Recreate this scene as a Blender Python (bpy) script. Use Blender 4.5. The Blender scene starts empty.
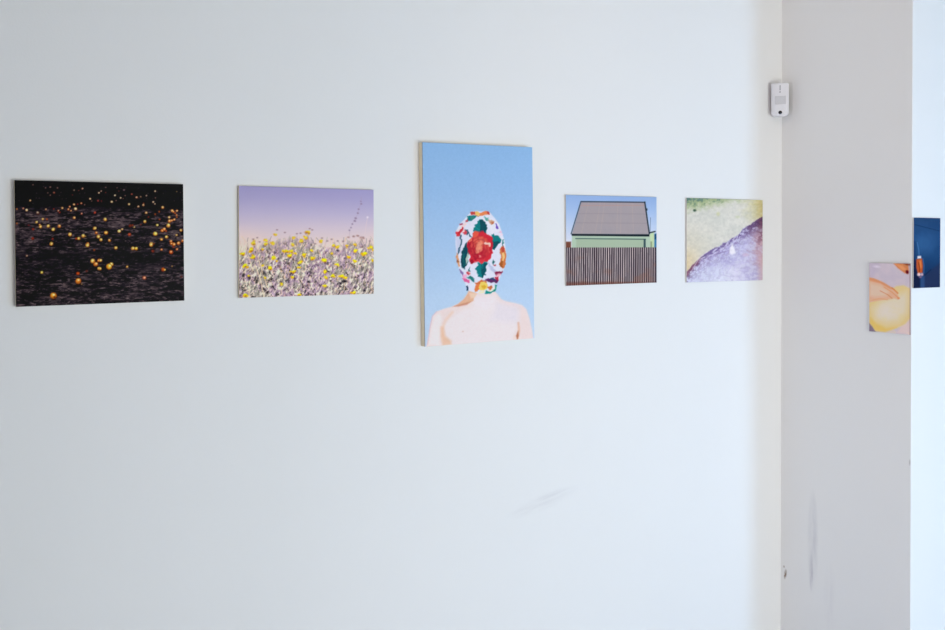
import bpy, bmesh, math
import numpy as np
from mathutils import Vector, Matrix

scene = bpy.context.scene
COL = scene.collection
rad = math.radians

# ------------------------------------------------------------------ measures
S = 1.10                      # metres per fitted unit
EYE = 1.62                    # eye height
CAM = Vector((0.0, -2.23 * S, EYE))
XB = 2.536 * S                # where the right wall leaves the front wall
YC = (1.734 - 2.23) * S       # face of the wall block that looks at the window
CEIL = 3.3
XL, XR, YR = -4.0, 6.2, -3.5  # left wall, far right wall, rear wall


# ------------------------------------------------------------------ helpers
def link(o):
    COL.objects.link(o)
    return o


def mesh_obj(name, bm, mat=None, parent=None, smooth=False):
    me = bpy.data.meshes.new(name)
    bmesh.ops.recalc_face_normals(bm, faces=bm.faces)
    bm.to_mesh(me)
    bm.free()
    if mat:
        me.materials.append(mat)
    if smooth:
        for p in me.polygons:
            p.use_smooth = True
    o = link(bpy.data.objects.new(name, me))
    if parent:
        o.parent = parent
    return o


def box(bm, x0, x1, y0, y1, z0, z1, bevel=0.0, seg=2):
    r = bmesh.ops.create_cube(bm, size=1.0)
    vs = r['verts']
    for v in vs:
        v.co = Vector(((x0 + x1) / 2 + v.co.x * (x1 - x0),
                       (y0 + y1) / 2 + v.co.y * (y1 - y0),
                       (z0 + z1) / 2 + v.co.z * (z1 - z0)))
    if bevel > 0:
        es = list({e for v in vs for e in v.link_edges})
        bmesh.ops.bevel(bm, geom=es, offset=bevel, segments=seg, profile=0.5, affect='EDGES')


def thing(name, label, cat, loc, rot=(0, 0, 0), group=None):
    o = link(bpy.data.objects.new(name, None))
    o.empty_display_size = 0.05
    o.location = loc
    o.rotation_euler = rot
    o['label'] = label
    o['category'] = cat
    if group:
        o['group'] = group
    return o


def structure(name, bm, mat, smooth=False):
    o = mesh_obj(name, bm, mat, None, smooth)
    o['kind'] = 'structure'
    return o


# ------------------------------------------------------------------ materials
class NT:
    def __init__(self, name):
        self.m = bpy.data.materials.new(name)
        self.m.use_nodes = True
        self.t = self.m.node_tree
        self.b = self.t.nodes['Principled BSDF']

    def n(self, kind, **kw):
        nd = self.t.nodes.new(kind)
        for k, v in kw.items():
            setattr(nd, k, v)
        return nd

    def l(self, a, b):
        self.t.links.new(a, b)

    def math(self, op, a, b=None, clamp=False):
        nd = self.n('ShaderNodeMath', operation=op, use_clamp=clamp)
        for i, v in enumerate((a, b)):
            if v is None:
                continue
            if isinstance(v, (int, float)):
                nd.inputs[i].default_value = v
            else:
                self.l(v, nd.inputs[i])
        return nd.outputs[0]


def srgb(c):
    c = np.asarray(c, float) / 255.0
    return np.where(c <= 0.04045, c / 12.92, ((c + 0.055) / 1.055) ** 2.4)


def plain(name, col, rough=0.5, spec=0.3, metal=0.0, noise=0.03, nscale=60.0):
    k = NT(name)
    b = k.b
    b.inputs['Roughness'].default_value = rough
    b.inputs['Specular IOR Level'].default_value = spec
    b.inputs['Metallic'].default_value = metal
    tc = k.n('ShaderNodeTexCoord')
    nz = k.n('ShaderNodeTexNoise')
    nz.inputs['Scale'].default_value = nscale
    k.l(tc.outputs['Object'], nz.inputs['Vector'])
    mx = k.n('ShaderNodeMix', data_type='RGBA')
    c = np.array(col, float)
    mx.inputs['A'].default_value = (*(c * (1 - noise)), 1)
    mx.inputs['B'].default_value = (*np.minimum(c * (1 + noise), 1), 1)
    k.l(nz.outputs['Fac'], mx.inputs['Factor'])
    k.l(mx.outputs['Result'], b.inputs['Base Color'])
    return k.m


def wall_paint(name, col, marks=()):
    """matt emulsion; marks = (centre, axis_a, axis_b, half_a, half_b, colour, strength, noise_scale vector)"""
    k = NT(name)
    b = k.b
    b.inputs['Roughness'].default_value = 0.85
    b.inputs['Specular IOR Level'].default_value = 0.15
    tc = k.n('ShaderNodeTexCoord')
    pos = tc.outputs['Object']
    big = k.n('ShaderNodeTexNoise')
    big.inputs['Scale'].default_value = 1.7
    big.inputs['Detail'].default_value = 3
    k.l(pos, big.inputs['Vector'])
    mx = k.n('ShaderNodeMix', data_type='RGBA')
    c = np.array(col, float)
    mx.inputs['A'].default_value = (*(c * 0.988), 1)
    mx.inputs['B'].default_value = (*np.minimum(c * 1.008, 1), 1)
    k.l(big.outputs['Fac'], mx.inputs['Factor'])
    out = mx.outputs['Result']
    for (cen, a, bb, ha, hb, mc, st, ns) in marks:
        sub = k.n('ShaderNodeVectorMath', operation='SUBTRACT')
        k.l(pos, sub.inputs[0])
        sub.inputs[1].default_value = cen

        def dot(v):
            d = k.n('ShaderNodeVectorMath', operation='DOT_PRODUCT')
            k.l(sub.outputs[0], d.inputs[0])
            d.inputs[1].default_value = v
            return d.outputs['Value']
        u, w = dot(a), dot(bb)
        u2 = k.math('POWER', k.math('ABSOLUTE', k.math('DIVIDE', u, ha)), 2.0)
        w2 = k.math('POWER', k.math('ABSOLUTE', k.math('DIVIDE', w, hb)), 2.0)
        fall = k.math('SUBTRACT', 1.0, k.math('ADD', u2, w2), clamp=True)
        cmb = k.n('ShaderNodeCombineXYZ')
        k.l(k.math('MULTIPLY', u, ns[0]), cmb.inputs[0])
        k.l(k.math('MULTIPLY', w, ns[1]), cmb.inputs[1])
        nz = k.n('ShaderNodeTexNoise')
        nz.inputs['Scale'].default_value = 1.0
        nz.inputs['Detail'].default_value = 4
        k.l(cmb.outputs[0], nz.inputs['Vector'])
        n1 = k.math('MULTIPLY', k.math('SUBTRACT', nz.outputs['Fac'], ns[2]), ns[3], clamp=True)
        f = k.math('MULTIPLY', k.math('MULTIPLY', fall, n1), st, clamp=True)
        m2 = k.n('ShaderNodeMix', data_type='RGBA')
        k.l(f, m2.inputs['Factor'])
        k.l(out, m2.inputs['A'])
        m2.inputs['B'].default_value = (*mc, 1)
        out = m2.outputs['Result']
    k.l(out, b.inputs['Base Color'])
    fine = k.n('ShaderNodeTexNoise')
    fine.inputs['Scale'].default_value = 190
    fine.inputs['Detail'].default_value = 4
    k.l(pos, fine.inputs['Vector'])
    mid = k.n('ShaderNodeTexNoise')
    mid.inputs['Scale'].default_value = 5
    mid.inputs['Detail'].default_value = 2
    k.l(pos, mid.inputs['Vector'])
    h = k.math('ADD', k.math('MULTIPLY', fine.outputs['Fac'], 0.0006), k.math('MULTIPLY', mid.outputs['Fac'], 0.006))
    bp = k.n('ShaderNodeBump')
    bp.inputs['Strength'].default_value = 0.35
    bp.inputs['Distance'].default_value = 1.0
    k.l(h, bp.inputs['Height'])
    k.l(bp.outputs['Normal'], b.inputs['Normal'])
    return k.m


def screed_floor():
    k = NT('pale_screed')
    b = k.b
    b.inputs['Roughness'].default_value = 0.45
    tc = k.n('ShaderNodeTexCoord')
    nz = k.n('ShaderNodeTexNoise')
    nz.inputs['Scale'].default_value = 2.5
    nz.inputs['Detail'].default_value = 6
    k.l(tc.outputs['Object'], nz.inputs['Vector'])
    cr = k.n('ShaderNodeValToRGB')
    cr.color_ramp.elements[0].color = (.42, .46, .56, 1); cr.color_ramp.elements[0].position = .3
    cr.color_ramp.elements[1].color = (.50, .54, .64, 1); cr.color_ramp.elements[1].position = .7
    k.l(nz.outputs['Fac'], cr.inputs['Fac'])
    k.l(cr.outputs['Color'], b.inputs['Base Color'])
    return k.m


# a point on the front wall / on the right wall from metres relative to the eye
def unit(v):
    v = Vector(v)
    return tuple(v.normalized())


scuff_dir = unit((0.95, 0, 0.20))
scuff_nrm = unit((-0.20, 0, 0.95))
FRONT_MARKS = [
    ((1.685, 0, 0.782), scuff_dir, scuff_nrm, 0.150, 0.030, (0.56, 0.54, 0.57), 0.22, (9.0, 85.0, 0.30, 2.6)),
    ((1.720, 0, 0.803), scuff_dir, scuff_nrm, 0.075, 0.010, (0.50, 0.48, 0.51), 0.20, (14.0, 120.0, 0.30, 2.5)),
]
RIGHT_MARKS = [
    ((XB, -0.150, 0.515), (0, 0, 1), (0, 1, 0), 0.20, 0.027, (0.50, 0.50, 0.56), 0.42, (9.0, 45.0, 0.26, 2.6)),
    ((XB, -0.143, 0.395), (0, 0, 1), (0, 1, 0), 0.075, 0.010, (0.38, 0.35, 0.43), 0.45, (20.0, 70.0, 0.28, 2.6)),
    ((XB, -0.022, 0.355), unit((0, -0.16, 1)), unit((0, 1, 0.16)), 0.023, 0.0075, (0.18, 0.11, 0.06), 1.0, (60.0, 120.0, 0.32, 5.0)),
    ((XB, -0.016, 0.382), (0, 0, 1), (0, 1, 0), 0.006, 0.004, (0.25, 0.18, 0.12), 0.7, (60.0, 150.0, 0.2, 5.0)),
    ((XB, -0.225, 0.33), (0, 0, 1), (0, 1, 0), 0.14, 0.03, (0.55, 0.53, 0.60), 0.16, (7.0, 60.0, 0.36, 3.0)),
    ((XB, YC + .0045, 0.89), (0, 0, 1), (0, 1, 0), 0.014, 0.0028, (0.42, 0.40, 0.40), .7, (60.0, 100.0, 0.2, 4.0)),
]
WHITE = (0.86, 0.86, 0.855)
M_front = wall_paint('white_emulsion_front', WHITE, FRONT_MARKS)
M_right = wall_paint('white_emulsion_right', WHITE, RIGHT_MARKS)
M_wall = wall_paint('white_emulsion', WHITE)
M_ceiling = plain('cream_ceiling', (.82, .76, .66), .9, .1)
M_floor = screed_floor()
M_board = plain('fibreboard_edge', (0.93, 0.82, 0.60), 0.7, 0.2, nscale=150, noise=0.06)
M_core = plain('grey_sheet_edge', (0.42, 0.38, 0.37), 0.6, 0.2)
M_board_white = plain('white_board_edge', (0.70, 0.68, 0.66), 0.6, 0.2)
M_batten = plain('pale_batten', (0.60, 0.45, 0.25), 0.7, 0.2, nscale=80, noise=0.1)
M_plastic = plain('white_plastic', (0.80, 0.80, 0.84), 0.4, 0.4, noise=0.01)
M_lensgrey = plain('grey_lens_plastic', (0.64, 0.64, 0.67), 0.5, 0.3, noise=0.02)
M_black = plain('black_glossy_plastic', (0.004, 0.004, 0.006), 0.12, 0.5)
M_greymark = plain('grey_ink', (0.36, 0.36, 0.39), 0.5, 0.3)
M_frame = plain('dark_window_frame', (0.08, 0.08, 0.085), 0.4, 0.4)

# ------------------------------------------------------------------ the room
bm = bmesh.new(); box(bm, XL - .2, XB + .02, 0, .2, 0, CEIL); structure('wall_front', bm, M_front)
bm = bmesh.new(); box(bm, XB, XR + .2, YC, .2, 0, CEIL)
edge = [e for e in bm.edges if all(abs(v.co.x - XB) < 1e-5 and abs(v.co.y - YC) < 1e-5 for v in e.verts)]
bmesh.ops.bevel(bm, geom=edge, offset=0.0025, segments=3, profile=0.5, affect='EDGES')
structure('wall_right', bm, M_right)

WL = (-3.3, -2.0, .25, 1.9)                # added side window, unseen, lets fill light onto the right wall
bm = bmesh.new()
box(bm, XL - .2, XL, YR, WL[0], 0, CEIL); box(bm, XL - .2, XL, WL[1], 0, 0, CEIL)
box(bm, XL - .2, XL, WL[0], WL[1], 0, WL[2]); box(bm, XL - .2, XL, WL[0], WL[1], WL[3], CEIL)
structure('wall_left', bm, M_wall)
bm = bmesh.new(); box(bm, XR, XR + .2, YR, YC, 0, CEIL); structure('wall_far_right', bm, M_wall)
bm = bmesh.new(); box(bm, XL - .2, XR + .2, YR - .2, .2, -.1, 0); structure('floor', bm, M_floor)
bm = bmesh.new(); box(bm, XL - .2, XR + .2, YR - .2, .2, CEIL, CEIL + .1); structure('ceiling', bm, M_ceiling)
bm = bmesh.new(); box(bm, -.62, -.50, -.85, 0, 0, CEIL); structure('wall_added_shade', bm, plain('shade_wall_grey', (.34, .34, .34), .9, .1))  # unseen wall end, added to darken the front wall towards the left
# rear wall with its two windows
WINDOWS = {'window_1': (3.39, 3.99, 0.06, 2.0), 'window_2': (0.9, 2.4, 0.12, 1.65)}
bm = bmesh.new()
box(bm, XL - .2, 0.9, YR - .2, YR, 0, CEIL)
box(bm, 0.9, 2.4, YR - .2, YR, 0, .12)
box(bm, 0.9, 2.4, YR - .2, YR, 1.65, CEIL)
box(bm, 2.4, 3.39, YR - .2, YR, 0, CEIL)
box(bm, 3.39, 3.99, YR - .2, YR, 0, .06)
box(bm, 3.39, 3.99, YR - .2, YR, 2.0, CEIL)
box(bm, 3.99, XR + .2, YR - .2, YR, 0, CEIL)
structure('wall_rear', bm, M_wall)
k = NT('window_glass')
tr = k.n('ShaderNodeBsdfTransparent'); tr.inputs[0].default_value = (.93, .95, .95, 1)
gl = k.n('ShaderNodeBsdfGlossy'); gl.inputs['Roughness'].default_value = 0.02
mixs = k.n('ShaderNodeMixShader'); mixs.inputs[0].default_value = 0.05
k.l(tr.outputs[0], mixs.inputs[1]); k.l(gl.outputs[0], mixs.inputs[2])
k.l(mixs.outputs[0], k.t.nodes['Material Output'].inputs['Surface'])
for name, (x0, x1, z0, z1) in WINDOWS.items():
    bm = bmesh.new()
    for (a, b_) in ((x0, x0 + .03), (x1 - .03, x1)):
        box(bm, a, b_, YR - .13, YR - .07, z0, z1)
    for (a, b_) in ((z0, z0 + .03), (z1 - .03, z1)):
        box(bm, x0 + .03, x1 - .03, YR - .13, YR - .07, a, b_)
    win = structure(name, bm, M_frame)
    bm = bmesh.new(); box(bm, x0 + .02, x1 - .02, YR - .104, YR - .098, z0 + .02, z1 - .02)
    mesh_obj('pane', bm, k.m, win)
bm = bmesh.new()
for (a, b_) in ((WL[0], WL[0] + .03), (WL[1] - .03, WL[1])):
    box(bm, XL - .13, XL - .07, a, b_, WL[2], WL[3])
for (a, b_) in ((WL[2], WL[2] + .03), (WL[3] - .03, WL[3])):
    box(bm, XL - .13, XL - .07, WL[0] + .03, WL[1] - .03, a, b_)
win = structure('window_3', bm, M_frame)  # frame of the added side window
bm = bmesh.new(); box(bm, XL - .104, XL - .098, WL[0] + .02, WL[1] - .02, WL[2] + .02, WL[3] - .02)
mesh_obj('pane', bm, k.m, win)
bm = bmesh.new(); box(bm, -.50, XB, -.015, 0, 0, .07); structure('baseboard_front', bm, M_wall)

# ------------------------------------------------------------------ painting of the prints
RNG = np.random.default_rng


def homography(uv, px):
    A = []
    for (u, v), (x, y) in zip(uv, px):
        A.append([u, v, 1, 0, 0, 0, -x * u, -x * v])
        A.append([0, 0, 0, u, v, 1, -y * u, -y * v])
    h = np.linalg.solve(np.array(A, float), np.array(px, float).ravel())
    return np.append(h, 1).reshape(3, 3)


def T(x0, y0, s):
    return lambda x, y: (x0 + x / s, y0 + y / s)


class Paint:
    """A print as an array of colours; X, Y are drawing coordinates on its sheet."""

    def __init__(self, corners, nx, ny, base=(255, 255, 255)):
        H = homography([(0, 1), (1, 1), (1, 0), (0, 0)], corners)
        self.u = np.linspace(0, 1, nx)[None, :].repeat(ny, 0)
        self.v = np.linspace(0, 1, ny)[:, None].repeat(nx, 1)
        w = H[2, 0] * self.u + H[2, 1] * self.v + H[2, 2]
        self.X = (H[0, 0] * self.u + H[0, 1] * self.v + H[0, 2]) / w
        self.Y = (H[1, 0] * self.u + H[1, 1] * self.v + H[1, 2]) / w
        self.nx, self.ny = nx, ny
        self.C = np.zeros((ny, nx, 3)) + np.array(base, float)

    def mixin(self, a, col):
        a = np.clip(a, 0, 1)[..., None]
        self.C = self.C * (1 - a) + a * np.asarray(col, float)

    def window(self, x0, x1, y0, y1):
        m = (self.X >= x0) & (self.X <= x1) & (self.Y >= y0) & (self.Y <= y1)
        if not m.any():
            return None
        r = np.where(m.any(1))[0]; c = np.where(m.any(0))[0]
        return slice(r[0], r[-1] + 1), slice(c[0], c[-1] + 1)

    def blend(self, sl, a, col):
        a = np.clip(a, 0, 1)[..., None]
        self.C[sl] = self.C[sl] * (1 - a) + a * np.asarray(col, float)

    def ell(self, c, rx, ry, col, a=1.0, rot=0.0, soft=0.6):
        R = max(rx, ry) + soft + 1
        sl = self.window(c[0] - R, c[0] + R, c[1] - R, c[1] + R)
        if sl is None:
            return
        dx, dy = self.X[sl] - c[0], self.Y[sl] - c[1]
        cs, sn = math.cos(rot), math.sin(rot)
        p, q = dx * cs + dy * sn, -dx * sn + dy * cs
        d = np.sqrt((p / rx) ** 2 + (q / ry) ** 2)
        sd = (d - 1) * min(rx, ry)
        self.blend(sl, a * np.clip(.5 - sd / (2 * soft), 0, 1), col)

    def poly(self, pts, col, a=1.0, soft=0.5, tex=None):
        P = np.array(pts, float)
        sl = self.window(P[:, 0].min() - 2 - soft, P[:, 0].max() + 2 + soft, P[:, 1].min() - 2 - soft, P[:, 1].max() + 2 + soft)
        if sl is None:
            return
        x, y = self.X[sl], self.Y[sl]
        dist = np.full(x.shape, 1e9); ins = np.zeros(x.shape, bool)
        n = len(P)
        for i in range(n):
            ax, ay = P[i]; bx, by = P[(i + 1) % n]
            ex, ey = bx - ax, by - ay
            t = np.clip(((x - ax) * ex + (y - ay) * ey) / (ex * ex + ey * ey + 1e-12), 0, 1)
            dist = np.minimum(dist, np.hypot(x - ax - t * ex, y - ay - t * ey))
            if abs(ey) > 1e-12:
                cr = ((ay > y) != (by > y)) & (x < ex * (y - ay) / ey + ax)
                ins ^= cr
        sd = np.where(ins, -dist, dist)
        al = a * np.clip(.5 - sd / (2 * soft), 0, 1)
        if tex is not None:
            al = al * tex[sl]
        self.blend(sl, al, col)

    def line(self, pts, w, col, a=1.0, soft=0.4):
        P = np.array(pts, float)
        sl = self.window(P[:, 0].min() - w - 1, P[:, 0].max() + w + 1, P[:, 1].min() - w - 1, P[:, 1].max() + w + 1)
        if sl is None:
            return
        x, y = self.X[sl], self.Y[sl]
        dist = np.full(x.shape, 1e9)
        for (ax, ay), (bx, by) in zip(P[:-1], P[1:]):
            ex, ey = bx - ax, by - ay
            t = np.clip(((x - ax) * ex + (y - ay) * ey) / (ex * ex + ey * ey + 1e-12), 0, 1)
            dist = np.minimum(dist, np.hypot(x - ax - t * ex, y - ay - t * ey))
        self.blend(sl, a * np.clip(.5 - (dist - w / 2) / (2 * soft), 0, 1), col)

    def grad(self, stops, key=None):
        k = self.v if key is None else key
        t = [s[0] for s in stops]
        self.C = np.stack([np.interp(k, t, [s[1][i] for s in stops]) for i in range(3)], -1)

    def noise(self, sx, sy, seed, octaves=3, gain=0.55, ang=0.0):
        """value noise 0..1, feature size sx, sy in drawing units"""
        rng = RNG(seed)
        out = np.zeros(self.X.shape); tot = 0; amp = 1
        cs, sn = math.cos(ang), math.sin(ang)
        X0 = (self.X - self.X.min()); Y0 = (self.Y - self.Y.min())
        XX = X0 * cs + Y0 * sn; YY = -X0 * sn + Y0 * cs
        XX = XX - XX.min(); YY = YY - YY.min()
        for o in range(octaves):
            fx = XX / sx * 2 ** o; fy = YY / sy * 2 ** o
            g = rng.random((int(fy.max()) + 3, int(fx.max()) + 3))
            ix, iy = fx.astype(int), fy.astype(int)
            tx, ty = fx - ix, fy - iy
            tx = tx * tx * (3 - 2 * tx); ty = ty * ty * (3 - 2 * ty)
            v = (g[iy, ix] * (1 - tx) + g[iy, ix + 1] * tx) * (1 - ty) + (g[iy + 1, ix] * (1 - tx) + g[iy + 1, ix + 1] * tx) * ty
            out += amp * v; tot += amp; amp *= gain
        return out / tot


def sm(x, a, b):
    t = np.clip((x - a) / (b - a), 0, 1)
    return t * t * (3 - 2 * t)


# corners on the sheet drawing: left top, right top, right bottom, left bottom
Q = {
    'apples': [(14.3, 180), (182.9, 184.3), (184.5, 300.5), (16, 306.9)],
    'meadow': [(238.9, 185.7), (373.5, 190), (373.6, 293.3), (239, 298.2)],
    'hood': [(422.2, 142.2), (532, 147.1), (534.4, 338.1), (425.2, 346.7)],
    'house': [(565.5, 194.7), (656.7, 197.1), (657.1, 282.7), (567.2, 285.7)],
    'moss': [(687.2, 198.1), (763.2, 199.8), (762.7, 280.2), (686.9, 282.4)],
    'dough': [(869, 263), (911.4, 263.6), (911, 334.8), (869, 331.4)],
    'blue': [(914, 217.8), (940.5, 218), (940, 287.5), (913.7, 288)],
}


def paint_apples():
    p = Paint(Q['apples'], 350, 264)
    st = p.noise(26, 2.6, 1, 4, .75)
    fine = p.noise(4.2, 1.3, 2, 3, .75)
    blot = p.noise(34, 9, 3, 3)
    Y = 1 - p.v
    p.C[:] = (15, 14, 21)
    # share of pale straw by height on the sheet
    w = np.interp(Y, [0, .2, .23, .27, .4, .54, .60, .70, .78, 1], [.14, .14, .65, .95, 1.0, .95, .42, .60, 1.0, 1.0])
    m = sm(st * .45 + fine * .45 + (blot - .5) * .35, .30, .62) * w
    p.mixin(m * .62, (112, 94, 98))
    p.mixin(sm(fine * .6 + p.noise(6, 1.6, 9, 3, .7) * .4, .54, .76) * w * .55, (132, 112, 114))
    p.mixin(sm(p.noise(8, 1.8, 12, 3, .7), .54, .72) * .8, (10, 10, 16))
    a, b, c, d = T(10, 175, 9), T(100, 175, 9), T(10, 240, 9), T(100, 240, 9)
    Yl, Or, Re, Pk, Wh = (236, 190, 92), (214, 120, 50), (150, 52, 40), (205, 140, 115), (235, 205, 160)
    Dm = (120, 96, 92)

    jit = RNG(15)

    def spot(pt, r, col, hi=True):
        lum = sum(col) / 765
        r *= .84 if lum < .5 else .92
        hi = hi and lum > .42
        if r > 1.2:
            p.ell((pt[0] + .2, pt[1] + .4), r * 1.12, r * 1.05, (70, 32, 16), .8, soft=.5)
        jx, jy = jit.normal(0, .16 * r, 2)
        dim = tuple(np.array(col) * (.80, .68, .60))
        p.ell(pt, r, r * .90, dim, min(1, .5 + lum * .9), rot=jit.normal(0, .6), soft=.5)
        p.ell((pt[0] + jx, pt[1] - .15 * r + jy), r * .70, r * .56, col, min(1, .45 + lum * .9), rot=jit.normal(0, .7), soft=.45)
        if hi and r > .8:
            p.ell((pt[0] + jx + r * .15, pt[1] + jy - r * .25), r * .34, r * .26, (255, 238, 180), .85, soft=.4)
    for t, lst in ((a, [
        (207, 88, .8, Dm), (320, 115, .8, Dm), (363, 108, 1, Dm), (427, 116, .9, Dm), (340, 160, .7, Dm), (397, 160, 1.2, (150, 90, 74)), (362, 182, .8, Dm),
        (577, 138, .8, (140, 125, 110)), (618, 140, .7, (110, 60, 55)), (650, 122, 1.2, (150, 95, 80)), (563, 180, .7, (110, 50, 45)), (800, 160, .9, (190, 160, 140)),
        (181, 230, .9, (215, 165, 110)), (722, 214, 1, (200, 165, 130)), (735, 235, .7, Dm), (792, 232, 1.2, (150, 62, 60)),
        (62, 305, .9, (190, 120, 60)), (120, 300, .8, Pk), (150, 316, 1.3, Wh), (323, 310, .9, (190, 130, 90)), (394, 305, .8, Re), (470, 296, 1.2, (205, 150, 90)),
        (433, 322, 1.1, (170, 95, 80)), (448, 336, 1, Re), (525, 310, 1, Or), (537, 284, 1, (205, 120, 70)), (548, 320, 1.1, (190, 110, 60)), (578, 265, 1.1, (225, 160, 100)),
        (608, 262, .8, Re), (642, 255, 1.1, (190, 95, 60)), (672, 268, .8, Dm), (590, 304, 1.6, Wh), (645, 348, 1.1, (190, 100, 80)), (764, 338, 1.3, (190, 70, 50)),
        (578, 384, 1.4, (230, 170, 100)), (250, 340, 1.7, (130, 112, 108)), (296, 396, 1.2, (235, 180, 80)), (332, 398, 1.2, (170, 80, 40)), (239, 424, 1.3, Yl),
        (170, 452, 1.2, (105, 40, 42)), (209, 486, 1.4, Re), (275, 464, 1.6, Yl), (268, 448, 1, Or), (345, 458, 1.7, Yl), (390, 488, 1.8, (245, 205, 100)),
        (444, 460, 1.7, (225, 150, 75)), (540, 534, 2.0, Yl), (660, 548, 1.8, Yl), (680, 550, .8, (150, 130, 70)), (620, 570, 1.6, (225, 180, 80)), (597, 572, 1.2, (190, 70, 30)),
        (762, 478, 1.8, Yl), (776, 520, 1.4, Or), (796, 552, 1.9, Yl), (204, 570, 1.5, Re), (384, 576, 1.2, Re), (374, 618, 1.8, Yl), (700, 620, 1.7, Or), (62, 436, 1, (170, 100, 50))]),
        (b, [
            (52, 112, .7, Dm), (10, 145, .7, (180, 150, 140)), (50, 158, .8, (110, 60, 52)), (152, 115, .6, Dm), (215, 135, .9, (125, 105, 120)), (135, 184, .9, (215, 200, 180)), (168, 145, .7, (110, 65, 60)),
            (285, 172, 1, (150, 75, 60)), (226, 186, .7, Dm), (185, 207, .9, (170, 150, 130)), (208, 212, .6, Dm), (330, 202, 1, Pk), (366, 196, .8, (150, 120, 95)), (417, 186, .8, (160, 140, 130)),
            (495, 146, .9, (185, 160, 140)), (688, 150, .6, (120, 110, 60)), (145, 230, .8, Dm), (105, 241, 1.2, (215, 190, 150)), (260, 262, 1.1, (225, 190, 130)), (345, 284, 1.1, (195, 150, 120)),
            (390, 272, 1.1, (195, 150, 110)), (392, 255, .7, (170, 80, 40)), (498, 206, .8, Dm), (478, 244, 1.1, (160, 140, 125)), (493, 262, 1, (130, 115, 110)), (12, 235, 1.1, (100, 40, 45)),
            (563, 291, 1.4, (232, 175, 105)), (532, 330, 1, (160, 80, 35)), (497, 354, 1.2, (150, 75, 35)), (415, 340, 1.3, (220, 165, 105)), (648, 320, 1.4, (235, 165, 85)), (690, 322, 1.2, (225, 150, 90)),
            (660, 332, 1, Or), (675, 345, 1, (190, 90, 40)), (688, 362, 1, (200, 110, 50)), (690, 380, .9, (180, 95, 50)), (622, 380, 1.2, (230, 180, 110)), (624, 416, 1.6, (225, 150, 75)), (645, 408, 1.3, (215, 120, 50)),
            (666, 402, 1.2, (225, 140, 70)), (436, 378, 1, (130, 50, 25)), (534, 400, 1.1, (150, 72, 45)), (403, 420, 1.5, Yl), (614, 456, 2.0, Yl), (514, 450, 1.3, (225, 205, 100)), (47, 400, 1.7, Yl),
            (270, 456, 1.6, (120, 50, 30)), (292, 452, 1.2, (140, 60, 34)), (308, 470, .9, (170, 150, 80)), (368, 446, .8, (120, 50, 30)), (198, 488, 1.2, (200, 160, 110)), (173, 505, 1.7, (250, 225, 140)),
            (560, 498, 1.8, Or), (578, 488, 1.7, (235, 150, 75)), (595, 505, 1, (190, 80, 40)), (728, 496, 1.4, (220, 160, 70)), (55, 518, 2.0, (235, 170, 70)), (497, 528, 2.2, (245, 210, 90)), (265, 534, 1.8, (185, 80, 55)),
            (600, 557, 1.6, Yl), (690, 540, 1.2, (190, 150, 70)), (552, 578, 1.5, (215, 150, 60)), (8, 582, 1.6, Yl), (86, 588, 1.5, (210, 145, 65)), (462, 622, 2.0, Yl), (638, 596, 1.4, (220, 130, 60)), (742, 592, 1.5, (210, 120, 50)),
            (660, 622, 1.8, Or), (708, 612, 1.7, (230, 160, 80))]),
        (c, [
            (372, 34, 1.7, Yl), (697, 46, 2.0, Yl), (760, 90, 1.1, (150, 80, 40)), (746, 188, 2.4, Yl), (772, 216, 2.4, (222, 140, 60)), (803, 182, 1.8, Or), (804, 256, 1.8, Yl), (286, 291, 1.4, (225, 210, 80)),
            (612, 300, 2.0, (190, 80, 30)), (616, 368, 3.1, (225, 140, 50)), (646, 396, 1, (130, 110, 80)), (392, 500, 3.5, (222, 150, 48)), (690, 280, 1.4, (100, 45, 35)), (152, 142, 1.2, (140, 100, 95))]),
        (d, [
            (143, 70, 1.7, Yl), (296, 74, 1.9, Yl), (326, 77, 1.7, (232, 190, 60)), (460, 42, 2.0, Yl), (486, 34, .9, (140, 70, 30)), (476, 98, 1.6, (130, 52, 40)), (554, 86, 1.4, (205, 110, 50)),
            (664, 38, 1.8, (230, 140, 70)), (640, 30, 1.4, Or), (706, 28, 1.7, (220, 140, 70)), (692, 82, 1.4, (215, 110, 50)), (640, 108, 2.3, (205, 95, 40)), (660, 62, 1.2, Re), (5, 182, 1.6, Yl), (2, 258, 1.4, Yl),
            (104, 218, 2.0, (235, 195, 90)), (82, 238, 3.1, (232, 180, 62)), (245, 240, 1.2, (205, 150, 50)), (650, 236, .9, (150, 120, 70)), (568, 265, 2.2, (190, 90, 32)), (584, 268, 1, (235, 190, 80)), (400, 338, 1.9, (205, 120, 95)),
            (732, 330, 1.3, (90, 45, 38))])):
        for (x, y, r, col) in lst:
            spot(t(x, y), r, col)
    p.ell(c(402, 514), 1.0, .8, (60, 26, 10), .9)
    for i in range(60):                                   # faint far specks
        r_ = RNG(500 + i)
        x, y = 16 + 167 * r_.random(), 183 + 40 * r_.random()
        p.ell((x, y), .45, .4, (105, 85, 80), .5, soft=.4)
    return p


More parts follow.
